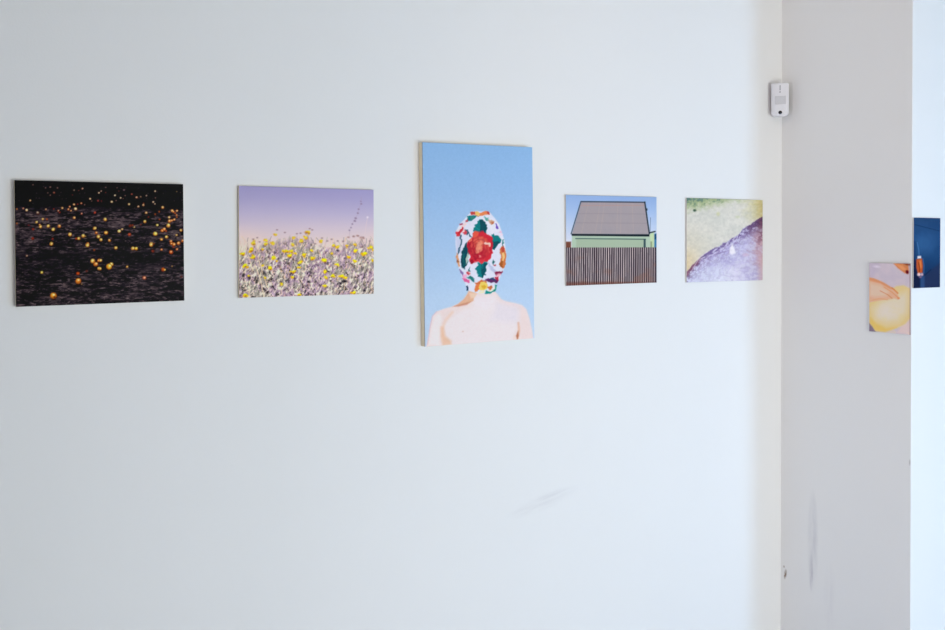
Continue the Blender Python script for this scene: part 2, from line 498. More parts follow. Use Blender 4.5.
def paint_meadow():
    p = Paint(Q['meadow'], 270, 214)
    e, f, g, h = T(235, 225, 8.29), T(304, 225, 8.29), T(304, 184, 11.25), T(225, 175, 4.667)
    Y = 1 - p.v
    p.grad([(0, (158, 153, 198)), (.10, (168, 162, 203)), (.24, (188, 179, 209)), (.36, (208, 194, 210)), (.46, (220, 203, 208)), (.55, (232, 211, 203)), (1, (238, 216, 202))], Y)
    p.mixin(sm(Y, .30, .60) * sm(.16 - p.u, -.12, .16) * .6, (244, 210, 190))
    p.mixin(sm(Y, .30, .60) * sm(p.u, .82, 1.1) * .5, (240, 210, 195))
    # ragged top of the field
    rng = RNG(21)
    xs = np.linspace(0, 1, 60)
    top = np.interp(xs, [0, .08, .2, .3, .42, .5, .56, .66, .75, .84, .92, 1], [.60, .53, .48, .47, .45, .43, .52, .51, .53, .48, .48, .52]) + rng.uniform(-.025, .03, 60)
    tp = np.interp(p.u, xs, top) + (p.noise(3, 40, 5, 2) - .5) * .10
    field = sm(Y, 0, 1) * 0 + np.clip((Y - tp) / .05, 0, 1)
    base = np.zeros_like(p.C)
    n1 = p.noise(7, 10, 31, 3); n2 = p.noise(1.5, 3.2, 32, 2, .6, ang=.5); n3 = p.noise(1.5, 3.4, 33, 2, .6, ang=-.45); n4 = p.noise(1.3, 1.5, 34, 2, .6); n5 = p.noise(1.2, 2.4, 35, 1)
    mauve = np.array((180, 154, 170.)); green = np.array((160, 160, 136.)); straw = np.array((238, 218, 206.)); dark = np.array((66, 54, 62.)); peach = np.array((220, 184, 160.))
    base[:] = mauve
    k = sm(n1 - (p.u - .4) * .12, .40, .66)[..., None] * .6; base = base * (1 - k) + k * green
    k = sm(n2, .50, .74)[..., None] * .85; base = base * (1 - k) + k * straw
    k = (sm(n3, .60, .80) * .6)[..., None]; base = base * (1 - k) + k * peach
    k = (sm(n5, .66, .86) * .5)[..., None]; base = base * (1 - k) + k * np.array((196, 170, 196.))
    dk = sm(n3 * .45 + n4 * .55, .56, .74) * np.interp(Y, [.4, .6, .8, 1], [.25, .55, .85, .9])
    dk = np.maximum(dk, sm(1 - n2, .62, .82) * np.interp(Y, [.5, .8, 1], [.1, .55, .7]))
    base = base * (1 - dk[..., None]) + dk[..., None] * dark
    p.C = p.C * (1 - field[..., None]) + base * field[..., None]
    rng = RNG(8)
    for i in range(420):                                  # blades
        x = 239 + 134 * rng.random(); y = 298 - 58 * rng.random() ** .8
        L = 2.5 + 6 * rng.random(); dx = rng.normal(0, .40) * L
        yt = max(y - L, 236 + 3 * rng.random())
        col = [(240, 222, 206), (90, 78, 84), (152, 154, 130), (214, 184, 176), (214, 192, 202), (226, 196, 150)][rng.integers(6)]
        p.line([(x, y), (x + dx, yt)], .42, col, .6, .35)
    for pts in ([(165, 330), (210, 450), (240, 600)], [(190, 260), (230, 400), (270, 520)], [(110, 260), (150, 380)], [(118, 470), (116, 600)]):
        p.line([e(*q) for q in pts], .9, (238, 208, 182), .8)
    p.line([f(470, 420), f(468, 570)], .8, (232, 222, 215), .7)
    p.line([f(385, 480), f(380, 380)], .7, (228, 216, 210), .6)
    for q in ((70, 415), (180, 470), (240, 400), (120, 440), (345, 575)):
        p.ell(e(*q), 1.3, 2.0, (62, 56, 60), .7, rot=.3)
    for q in ((325, 468), (345, 462), (280, 210), (500, 540), (40, 470), (300, 480)):
        p.ell(f(*q), 1.5, 1.0, (56, 48, 58), .75, rot=.3)
    yel, yel2, org = (240, 214, 44), (232, 198, 66), (208, 136, 44)

    frng = RNG(77)

    def flower(c, r, col=yel, under=True):
        r *= 1.02
        for q in range(3 + int(r)):
            ox, oy = frng.normal(0, .42 * r), frng.normal(0, .34 * r)
            cc = [yel, yel2, (228, 184, 52), (246, 222, 78)][frng.integers(4)]
            p.ell((c[0] + ox, c[1] + oy + .3), r * .55, r * .36, org, .65, rot=frng.normal(0, .5), soft=.45)
            p.ell((c[0] + ox, c[1] + oy), r * .55, r * .34, cc, .9, rot=frng.normal(0, .5), soft=.45)
        p.ell((c[0] + .1 * r, c[1] - .12 * r), r * .5, r * .36, (244, 220, 60), .9, soft=.45)
        if frng.random() < .5:
            p.ell((c[0] + .25 * r, c[1] + .5 * r), r * .4, r * .28, (150, 96, 40), .6, soft=.4)

    for (x, y, r) in ((340, 82, 1.9), (150, 150, 2.6), (258, 128, 2.2), (254, 155, 2.2), (320, 150, 2.2), (488, 108, 1.8), (550, 135, 2.6), (585, 105, 1.6), (132, 205, 2.8), (60, 240, 2.4), (155, 265, 2.4), (82, 335, 2.6),
                      (315, 268, 2.8), (288, 358, 2.3), (455, 255, 2.6), (430, 215, 2.2), (470, 215, 2.2), (478, 160, 2.0), (570, 250, 2.2), (540, 305, 2.0), (525, 350, 1.6), (485, 385, 2.0), (480, 432, 1.7), (230, 340, 1.4),
                      (250, 440, 1.3), (110, 425, 1.3), (385, 490, 1.4), (80, 580, 2.6), (530, 575, 1.8), (232, 200, 1.2), (345, 300, 1.1), (400, 215, 1.2), (500, 235, 1.4)):
        flower(e(x, y), r)
    for (x, y, r) in ((40, 60, 2.3), (10, 105, 2.2), (145, 132, 2.2), (62, 212, 1.8), (66, 275, 2.2), (170, 295, 2.8), (6, 242, 1.6), (245, 165, 1.9), (278, 182, 2.0), (272, 325, 1.9), (180, 385, 2.0), (182, 432, 1.9), (236, 420, 2.0),
                      (318, 418, 2.4), (345, 435, 1.8), (375, 262, 1.8), (425, 212, 2.2), (418, 160, 1.8), (420, 298, 2.0), (500, 235, 3.0), (555, 185, 2.0), (575, 205, 2.0), (568, 290, 1.6), (178, 502, 1.9), (412, 560, 2.2), (360, 170, 1.5), (235, 235, 1.1)):
        flower(f(x, y), r)
    for t, lst in ((e, ((350, 40), (415, 62), (515, 72), (545, 68), (150, 118), (185, 105), (590, 72), (205, 140))), (f, ((50, 30), (70, 40), (150, 108), (230, 118), (95, 155), (195, 132), (280, 132), (325, 135), (450, 90), (490, 100), (545, 132), (410, 92)))):
        for q in lst:
            p.ell(t(*q), 1.0, .7, (150, 112, 118), .75, soft=.5)
    for q in ((20, 60), (35, 66)):
        p.ell(f(*q), 1.6, .7, (180, 110, 40), .8)
    mean = np.array((178, 158, 160.))
    fz = (sm(Y, .50, .62) * .32)[..., None]
    p.C = np.clip(p.C + (p.C - mean) * fz, 20, 250)
    # tall seed stem and a white bud
    p.line([g(512, 610), g(515, 520), g(545, 445), g(580, 395), g(606, 330), g(615, 285), g(640, 225), g(645, 150)], .35, (165, 135, 155), .35)
    for (x, y, r) in ((512, 520, .9), (530, 490, .8), (545, 450, .9), (573, 415, 1.3), (582, 385, 1.3), (606, 328, 1.0), (615, 284, .9), (645, 224, .9), (640, 196, .6)):
        p.ell(g(x, y), r, r * .75, (130, 104, 138), .65, rot=.4, soft=.5)
    p.line([g(685, 570), g(700, 450), g(714, 380)], .45, (225, 205, 210), .7)
    p.ell(g(714, 374), 1.0, .9, (232, 224, 236), .85, soft=.7)
    for q in ((500, 598), (560, 590), (600, 580), (640, 600), (670, 610)):
        p.ell(g(*q), 1.2, .8, (165, 120, 112), .7)
    return p


def paint_hood():
    p = Paint(Q['hood'], 224, 400)
    Y = 1 - p.v
    p.grad([(0, (140, 184, 230)), (.25, (150, 189, 232)), (.5, (164, 198, 235)), (.75, (180, 208, 238)), (1, (190, 212, 238))], Y)
    i, j, k = T(445, 205, 13.125), T(445, 245, 11.454), T(420, 285, 7.875)
    skin, cream, lilac = (246, 230, 222), (250, 240, 234), (226, 216, 226)
    # shoulders and back
    body = [k(-10, 540), k(52, 480), k(66, 400), k(80, 310), k(98, 245), k(130, 208), k(190, 186), k(250, 170), k(300, 148), k(345, 110), k(372, 70), k(385, 40), k(580, 40), k(610, 72), k(640, 112), k(680, 128),
            k(750, 142), k(805, 158), k(838, 190), k(862, 260), k(880, 340), k(895, 430), k(900, 540)]
    p.poly(body, (231, 216, 216), 1, .6)
    p.poly([k(180, 460), k(172, 370), k(200, 300), k(280, 220), k(430, 150), k(620, 130), k(780, 200), k(775, 330), k(740, 420), k(740, 470), k(240, 500)], (232, 225, 229), .9, 3.0)
    p.poly([k(600, 130), k(780, 160), k(770, 300), k(560, 280)], (222, 217, 229), .6, 4.0)
    p.poly([k(420, 90), k(600, 75), k(610, 130), k(520, 190), k(420, 160)], (232, 226, 233), .8, 2.5)
    # light on the left arm, shade line of the arm pit
    p.poly([k(70, 470), k(90, 330), k(110, 250), k(150, 220), k(175, 260), k(160, 380), k(160, 480)], (236, 229, 232), .85, 2.0)
    p.line([k(60, 470), k(80, 330), k(97, 245), k(130, 210)], .7, (212, 180, 190), .7)
    p.line([k(255, 215), k(200, 280), k(172, 350), k(172, 420), k(185, 475)], 2.2, (230, 196, 170), .55, 1.4)
    p.poly([k(165, 330), k(185, 330), k(200, 400), k(245, 440), k(245, 470), k(185, 475), k(168, 400)], (228, 184, 150), .75, 1.6)
    p.line([k(775, 300), k(780, 360), k(765, 428)], 1.8, (216, 166, 132), .75, 1.0)
    p.poly([k(756, 400), k(772, 360), k(778, 400), k(768, 430)], (176, 104, 72), .85, .7)
    p.line([k(745, 400), k(740, 425)], 1.2, (232, 205, 190), .6, .8)
    # shaded tan side of the neck
    p.poly([k(255, 172), k(300, 148), k(345, 110), k(372, 70), k(382, 48), k(450, 62), k(425, 100), k(420, 125), k(370, 150), k(310, 165)], (222, 178, 148), 1, .7)
    p.poly([k(270, 168), k(330, 148), k(400, 130), k(370, 155), k(300, 168)], (196, 130, 108), .8, .9)
    p.poly([k(385, 60), k(450, 66), k(430, 98), k(400, 105)], (240, 210, 190), .8, 1.0)
    p.ell(k(338, 366), .6, .4, (206, 170, 150), .8)
    # the patterned hood
    W = (219, 224, 242)
    hood = [i(150, 630), i(135, 520), i(135, 400), i(150, 330), i(190, 250), i(250, 190), i(300, 130), i(350, 85), i(420, 78), i(470, 86), i(540, 76), i(590, 100), i(650, 170), i(710, 250), i(750, 370), i(780, 460), i(795, 560), i(805, 640),
            j(690, 200), j(670, 280), j(640, 340), j(615, 410), j(590, 450), j(580, 520), j(520, 550), j(440, 560), j(350, 548), j(270, 520), j(245, 480), j(225, 430), j(195, 370), j(165, 290), j(140, 200), j(130, 100)]
    p.poly(hood, W, 1, .5)
    p.poly([i(135, 400), i(200, 380), i(215, 630), i(150, 630)], (190, 200, 228), .7, 1.2)
    p.poly([i(480, 150), i(650, 200), i(720, 340), i(600, 400), i(560, 250)], (230, 231, 244), .7, 2)
    teal, dteal, lteal = (16, 124, 130), (8, 74, 88), (60, 160, 158)
    red, dred, coral, peach = (204, 48, 62), (150, 28, 48), (224, 92, 74), (240, 160, 128)
    X0, Y0 = p.X, p.Y
    p.X = X0 + (p.noise(2.6, 2.6, 91, 2) - .5) * 2.2
    p.Y = Y0 + (p.noise(2.6, 2.6, 92, 2) - .5) * 2.2
    # crown: knot of red and orange
    p.poly([i(330, 90), i(390, 78), i(405, 120), i(350, 125)], (196, 70, 66), 1)
    p.poly([i(385, 85), i(430, 85), i(480, 120), i(420, 135), i(395, 110)], (244, 192, 108), 1)
    p.poly([i(460, 110), i(520, 80), i(575, 95), i(580, 130), i(520, 135), i(440, 140)], (226, 132, 84), 1)
    p.poly([i(540, 88), i(575, 95), i(582, 130), i(555, 125)], (190, 64, 66), 1)
    p.poly([i(400, 120), i(440, 138), i(500, 130), i(420, 148)], (196, 110, 54), .9)
    # green leaf left of the crown
    p.poly([i(285, 150), i(330, 130), i(415, 130), i(400, 165), i(340, 200), i(300, 205)], teal, 1)
    p.poly([i(330, 150), i(390, 140), i(360, 185), i(330, 190)], (70, 130, 110), .8)
    p.poly([i(260, 195), i(300, 180), i(300, 215), i(265, 215)], (184, 62, 72), .9)
    p.poly([i(190, 245), i(235, 230), i(240, 262), i(200, 280)], (150, 56, 86), .9)
    p.poly([i(150, 330), i(200, 300), i(270, 220), i(285, 250), i(240, 300), i(190, 345)], (246, 212, 214), .9)
    p.poly([i(135, 355), i(180, 340), i(225, 290), i(250, 310), i(215, 360), i(185, 410), i(145, 400)], (196, 46, 60), 1)
    p.poly([i(145, 340), i(175, 350), i(180, 405), i(145, 390)], (224, 66, 66), .8)
    p.ell(i(262, 355), 2.0, 2.2, (210, 70, 84), 1)
    p.ell(i(248, 345), 1.0, 1.1, (252, 225, 225), .95)
    p.poly([i(265, 320), i(300, 320), i(318, 370), i(290, 395), i(270, 385), i(290, 355)], (30, 78, 100), .95)
    p.line([i(312, 370), i(330, 420), i(345, 430)], .8, (30, 70, 96), .9)
    p.line([i(205, 400), i(212, 480), i(190, 580), i(175, 640)], 1.5, (36, 84, 110), .95, .5)
    # right of the crown
    p.poly([i(505, 150), i(560, 165), i(580, 210), i(545, 200)], (84, 166, 160), .95)
    p.poly([i(560, 185), i(640, 215), i(645, 245), i(600, 250), i(575, 215)], (206, 168, 140), .95)
    p.poly([i(600, 225), i(640, 222), i(640, 248), i(612, 250)], (184, 104, 70), .9)
    p.poly([i(655, 248), i(675, 245), i(700, 305), i(680, 308)], (104, 72, 186), 1)
    p.ell(i(722, 352), 1.2, 1.2, (224, 188, 216), .9)
    p.ell(i(738, 390), 1.0, 1.0, (236, 214, 232), .9)
    # leaf above the rose
    p.poly([i(365, 350), i(375, 300), i(395, 285), i(385, 260), i(420, 240), i(425, 210), i(450, 215), i(460, 195), i(485, 185), i(495, 205), i(525, 215), i(528, 245), i(560, 265), i(540, 285), i(558, 300), i(540, 325), i(530, 370), i(440, 370)], teal, 1)
    p.poly([i(470, 200), i(490, 190), i(525, 220), i(530, 250), i(560, 268), i(545, 290), i(555, 302), i(535, 330), i(520, 370), i(460, 360)], dteal, .9)
    p.line([i(470, 210), i(465, 350)], .6, (10, 60, 74), .7)
    p.line([i(400, 290), i(455, 330)], .6, lteal, .7)
    # leaves right and left of the rose
    p.poly([i(600, 395), i(630, 378), i(655, 400), i(700, 405), i(735, 450), i(725, 490), i(690, 510), i(650, 580), i(610, 570), i(620, 480)], teal, 1)
    p.poly([i(625, 470), i(720, 490), i(690, 515), i(650, 580), i(615, 560)], dteal, .85)
    p.poly([i(755, 445), i(772, 450), i(772, 500), i(752, 520)], (30, 130, 130), .9)
    p.line([i(750, 500), i(757, 550)], .8, (30, 70, 70), .9)
    p.poly([i(240, 560), i(265, 500), i(285, 485), i(305, 540), i(320, 640), i(215, 640)], dteal, 1)
    p.poly([j(200, 60), j(235, 10), j(275, 30), j(280, 90), j(262, 130), j(270, 180), j(225, 275), j(195, 260), j(182, 190)], dteal, 1)
    p.poly([j(240, 130), j(262, 80), j(278, 110), j(262, 190), j(235, 220)], (206, 220, 210), .85)
    p.line([j(208, 100), j(215, 230)], .7, (32, 124, 120), .8)
    # the rose
    rose = [i(300, 620), i(288, 540), i(305, 470), i(350, 430), i(365, 375), i(400, 340), i(440, 355), i(490, 345), i(530, 365), i(590, 410), i(625, 440), i(635, 500), i(615, 560), i(628, 640),
            j(535, 90), j(525, 150), j(490, 180), j(450, 195), j(420, 215), j(375, 195), j(330, 200), j(300, 225), j(285, 180), j(295, 130), j(265, 60), j(268, 10)]
    p.poly(rose, red, 1, .6)
    p.poly([i(355, 420), i(375, 360), i(405, 335), i(445, 360), i(430, 405), i(385, 440)], coral, 1, .5)
    p.poly([i(300, 600), i(292, 530), i(310, 470), i(345, 460), i(350, 540), i(330, 640)], (186, 36, 54), .9, .6)
    p.poly([i(300, 470), i(345, 432), i(350, 470), i(310, 500)], (232, 128, 100), .85, .5)
    p.poly([i(370, 520), i(375, 470), i(420, 430), i(490, 420), i(540, 440), i(580, 500), i(600, 540), i(570, 560), i(500, 540), i(440, 560), i(400, 570)], coral, 1, .6)
    p.poly([i(410, 545), i(420, 480), i(470, 440), i(520, 450), i(545, 480), i(500, 520), i(450, 540)], peach, .7, .8)
    p.poly([i(510, 485), i(560, 488), i(595, 515), i(580, 545), i(555, 520), i(515, 510)], (250, 222, 205), .9, .4)
    p.poly([i(400, 640), i(410, 580), i(440, 545), i(460, 560), i(440, 600), i(450, 640)], (245, 176, 140), .9, .5)
    p.poly([i(570, 545), i(620, 460), i(635, 500), i(612, 560), i(625, 640), i(560, 640)], (196, 40, 58), .9, .6)
    p.poly([j(290, 60), j(350, 20), j(390, 60), j(360, 110), j(310, 110)], (178, 34, 52), .9, .6)
    p.poly([j(380, 10), j(430, 0), j(420, 60), j(380, 80)], (238, 150, 118), .9, .5)
    p.poly([j(440, 30), j(500, 20), j(520, 80), j(470, 130), j(430, 120)], (216, 78, 76), .9, .6)
    p.poly([j(370, 190), j(380, 120), j(420, 105), j(460, 140), j(455, 190), j(420, 212)], (214, 60, 70), .9, .5)
    p.poly([j(320, 100), j(375, 90), j(385, 150), j(350, 170), j(325, 140)], dred, .8, .6)
    p.poly([j(285, 180), j(320, 160), j(335, 200), j(300, 225)], dred, .8, .5)
    # ruffled petals, each a lit lip over a dark fold
    cx, cy = i(455, 560)
    for ring_r, cnt, size in ((8.6, 9, 3.4), (5.6, 7, 2.9), (2.9, 5, 2.2)):
        for q in range(cnt):
            t = 2 * math.pi * (q + .35 * (cnt % 2)) / cnt + .4
            px, py = cx + ring_r * .98 * math.cos(t), cy + ring_r * 1.15 * math.sin(t)
            up = .5 - .5 * math.sin(t)
            p.ell((px - .5 * math.cos(t), py - .5 * math.sin(t)), size, size * .62, (150, 26, 46), .55, rot=t + math.pi / 2, soft=.8)
            p.ell((px, py), size * .9, size * .42, tuple(np.array((196, 44, 60)) * (1 - up) + np.array((232, 112, 88)) * up), .75, rot=t + math.pi / 2, soft=.7)
    p.poly([i(400, 640), i(405, 560), i(430, 500), i(470, 470), i(490, 500), i(455, 560), i(450, 640)], (238, 158, 124), .75, .8)
    p.poly([i(505, 500), i(535, 482), i(590, 505), i(585, 540), i(560, 520), i(530, 512)], (250, 220, 205), .85, .5)
    p.poly([j(395, 20), j(430, 5), j(425, 60), j(400, 90)], (240, 150, 118), .7, .6)
    p.ell(j(405, 132), .8, .9, (246, 190, 178), .7)
    for pts in ([(300, 480), (330, 540), (340, 620)], [(365, 440), (362, 520), (395, 590)]):
        p.line([i(*q) for q in pts], .6, (140, 26, 46), .6)
    # leaf below the rose
    p.poly([j(365, 200), j(375, 230), j(345, 270), j(365, 290), j(360, 320), j(385, 335), j(380, 355), j(425, 382), j(440, 350), j(470, 340), j(462, 318), j(478, 300), j(465, 265), j(480, 215), j(470, 185), j(420, 212)], teal, 1)
    p.poly([j(425, 380), j(440, 350), j(470, 340), j(462, 318), j(478, 300), j(465, 265), j(480, 215), j(450, 200), j(425, 290)], dteal, .8)
    p.line([j(420, 215), j(424, 370)], .6, (10, 62, 74), .8)
    # right side: orange bloom
    p.poly([j(640, 20), j(665, 10), j(690, 60), j(698, 130), j(690, 210), j(670, 270), j(640, 250), j(620, 210), j(640, 140), j(625, 80)], (206, 116, 62), .95)
    p.poly([j(650, 90), j(672, 75), j(680, 140), j(668, 190), j(655, 190)], (246, 206, 140), .9)
    p.poly([j(640, 180), j(660, 190), j(660, 250), j(630, 245)], (150, 84, 40), .8)
    p.poly([i(735, 560), i(760, 545), i(785, 580), i(765, 625), i(740, 600)], (190, 74, 62), .9)
    p.poly([j(540, 200), j(550, 160), j(562, 190), j(560, 230)], (22, 92, 98), .95)
    p.ell(j(570, 228), 1.2, .9, (176, 48, 66), .95)
    p.poly([j(480, 190), j(540, 250), j(590, 300), j(560, 320), j(500, 240)], (176, 186, 220), .8, .8)
    p.poly([j(565, 310), j(640, 300), j(660, 290), j(640, 330), j(590, 345)], (130, 30, 66), .95)
    p.poly([j(590, 330), j(640, 325), j(620, 370), j(590, 380)], (232, 172, 190), .9)
    p.poly([j(575, 370), j(615, 365), j(612, 410), j(585, 420)], (186, 40, 66), .95)
    # left bottom: pinks
    p.poly([j(128, 90), j(150, 110), j(160, 180), j(170, 240), j(150, 250), j(132, 190)], (216, 150, 100), .9)
    p.poly([j(128, 165), j(150, 170), j(150, 200), j(135, 200)], (130, 70, 50), .8)
    p.poly([j(165, 270), j(200, 310), j(230, 380), j(205, 370), j(175, 320)], (120, 96, 160), .9)
    p.poly([j(190, 385), j(235, 375), j(285, 400), j(270, 440), j(225, 425)], (220, 92, 150), .95)
    p.poly([j(200, 345), j(250, 340), j(240, 385), j(205, 390)], (236, 170, 206), .9)
    p.ell(j(268, 325), 1.9, 1.8, (204, 52, 66), .95)
    p.ell(j(278, 316), .9, .9, (248, 210, 205), .9)
    p.poly([j(265, 300), j(285, 250), j(292, 300)], (24, 100, 100), .9)
    p.poly([j(250, 365), j(290, 355), j(330, 385), j(340, 430), j(310, 420), j(285, 385)], (30, 116, 116), .95)
    p.poly([j(238, 465), j(262, 460), j(268, 515), j(248, 520)], (24, 54, 92), 1)
    # neck: yellow bloom
    p.poly([j(440, 400), j(500, 380), j(570, 385), j(610, 405), j(590, 435), j(520, 430)], (92, 36, 92), .95)
    p.poly([j(500, 380), j(560, 370), j(580, 405), j(520, 400)], (44, 70, 110), .9)
    p.poly([j(345, 430), j(420, 400), j(470, 415), j(480, 440), j(400, 450), j(350, 465)], (204, 100, 56), .95)
    p.poly([j(345, 470), j(385, 440), j(400, 500), j(370, 530), j(345, 540)], (224, 120, 60), .95)
    p.poly([j(380, 480), j(400, 435), j(450, 420), j(492, 455), j(480, 500), j(440, 525), j(400, 515)], (240, 208, 104), 1)
    p.poly([j(415, 470), j(445, 455), j(470, 480), j(440, 505)], (214, 170, 46), .9)
    p.poly([j(480, 480), j(540, 455), j(545, 490), j(510, 510)], (204, 106, 58), .95)
    p.poly([j(455, 560), j(470, 515), j(520, 525), j(560, 495), j(572, 455), j(588, 470), j(582, 520), j(530, 552)], (22, 142, 136), 1)
    p.poly([j(470, 520), j(540, 505), j(565, 470), j(570, 500), j(520, 530)], (240, 232, 214), .9)
    p.poly([j(375, 535), j(455, 525), j(450, 558), j(390, 552)], (246, 226, 190), .9)
    p.X, p.Y = X0, Y0
    n = p.noise(1.5, 1.5, 77, 2)
    p.C = np.clip(p.C + (n[..., None] - .5) * 6, 0, 255)
    return p


def paint_house():
    p = Paint(Q['house'], 240, 190)
    l, m = T(562, 190, 9.643), T(562, 235, 9.643)
    Y = 1 - p.v
    p.grad([(0, (146, 178, 228)), (.15, (160, 190, 234)), (.35, (188, 208, 240)), (.6, (226, 228, 240)), (1, (226, 228, 240))], Y)
    # things left and right of the house
    p.poly([l(40, 500), l(90, 500), l(90, 570), l(40, 570)], (118, 74, 60), 1)
    p.poly([l(895, 425), l(920, 420), l(922, 600), l(885, 600)], (70, 130, 178), 1)
    p.poly([l(893, 430), l(912, 430), l(912, 480), l(893, 480)], (36, 82, 124), 1)
    # mint wall
    p.poly([l(98, 430), l(845, 440), l(850, 425), l(890, 408), l(893, 600), l(98, 600)], (176, 200, 182), 1)
    p.poly([l(140, 475), l(805, 480), l(805, 600), l(140, 600)], (166, 187, 166), 1)
    p.line([l(135, 470), l(808, 478)], .9, (64, 92, 92), 1)
    p.poly([l(790, 478), l(810, 478), l(810, 600), l(790, 600)], (60, 84, 92), 1, .4)
    p.poly([l(850, 432), l(890, 412), l(892, 600), l(862, 600)], (196, 218, 176), .9)
    p.poly([l(855, 500), l(872, 500), l(872, 600), l(858, 600)], (130, 150, 122), .8)
    p.line([l(848, 415), l(900, 404)], 1.2, (28, 40, 48), 1)
    # roof
    p.poly([l(182, 116), l(800, 122), l(842, 430), l(98, 424)], (154, 150, 160), 1)
    roof = sm((p.Y - l(0, 116)[1]), 0, 1) * (p.Y < l(0, 425)[1])
    xl = np.interp(p.Y, [l(0, 116)[1], l(0, 424)[1]], [l(182, 0)[0], l(98, 0)[0]])
    xr = np.interp(p.Y, [l(0, 122)[1], l(0, 430)[1]], [l(800, 0)[0], l(842, 0)[0]])
    s = (p.X - xl) / (xr - xl)
    ins = ((s > 0.01) & (s < .99)) * roof
    rib = .5 + .5 * np.sin(s * 2 * np.pi * 62)
    p.mixin(ins * rib * .30, (206, 196, 200))
    p.mixin(ins * (p.noise(12, 7, 41, 2)) * .16, (186, 164, 156))
    for x in (.12, .30, .37, .58, .63, .80):
        p.mixin(ins * np.exp(-((s - x) / .006) ** 2) * .28, (192, 172, 164))
    for y in (318, 228):
        p.mixin(ins * np.exp(-((p.Y - l(0, y)[1] - .6 * s) / .28) ** 2) * .32, (118, 116, 130))
    p.mixin(ins * np.exp(-((p.Y - l(0, 150)[1]) / .5) ** 2) * .35, (200, 140, 128))
    p.line([l(182, 112), l(800, 119)], 1.1, (44, 52, 66), 1)
    p.line([l(180, 112), l(90, 424)], .9, (54, 72, 92), 1)
    p.line([l(800, 118), l(845, 425)], 1.3, (40, 52, 64), 1)
    p.poly([l(92, 424), l(845, 430), l(845, 452), l(98, 444)], (32, 40, 48), 1, .4)
    p.ell(l(818, 190), .8, 1.1, (40, 48, 58), 1)
    p.line([l(855, 270), l(852, 400)], .5, (80, 100, 130), .8)
    # picket fence
    top = 557 / 9.643 + 190
    fx = (p.X - Q['house'][0][0]) / (Q['house'][1][0] - Q['house'][0][0])
    fm = np.clip((p.Y - top - .1 * np.sin(p.X * 3)) / .5 + .5, 0, 1)
    p.mixin(fm, (118, 111, 119))
    fence_y = np.clip((p.Y - top) / 36.0, 0, 1)
    n = 42
    rng = RNG(4)
    widths = rng.uniform(.2, .4, n); lightness = rng.uniform(.4, 1, n)
    ph = fx * n
    idx = np.clip(ph.astype(int), 0, n - 1); fr = ph - np.floor(ph)
    dk = np.clip((widths[idx] - np.abs(fr - .5)) / .12 + .2, 0, 1)
    lt = np.clip((.20 - np.abs(fr - .04 - .0)) / .10, 0, 1) * lightness[idx] + np.clip((.20 - np.abs(fr - 1.04)) / .10, 0, 1) * lightness[idx]
    p.mixin(fm * dk * .95, (56, 44, 54))
    p.mixin(fm * np.clip(lt, 0, 1) * .95, (226, 214, 218))
    p.mixin(fm * sm(p.noise(9, 7, 51, 2) + fence_y * .5 - .25, .55, .95) * .32, (146, 98, 80))
    p.mixin(fm * sm(fence_y, .91, .99) * .55, (112, 66, 52))
    p.mixin(fm * sm(p.u, .985, 1.0) * .5, (64, 84, 120))
    return p


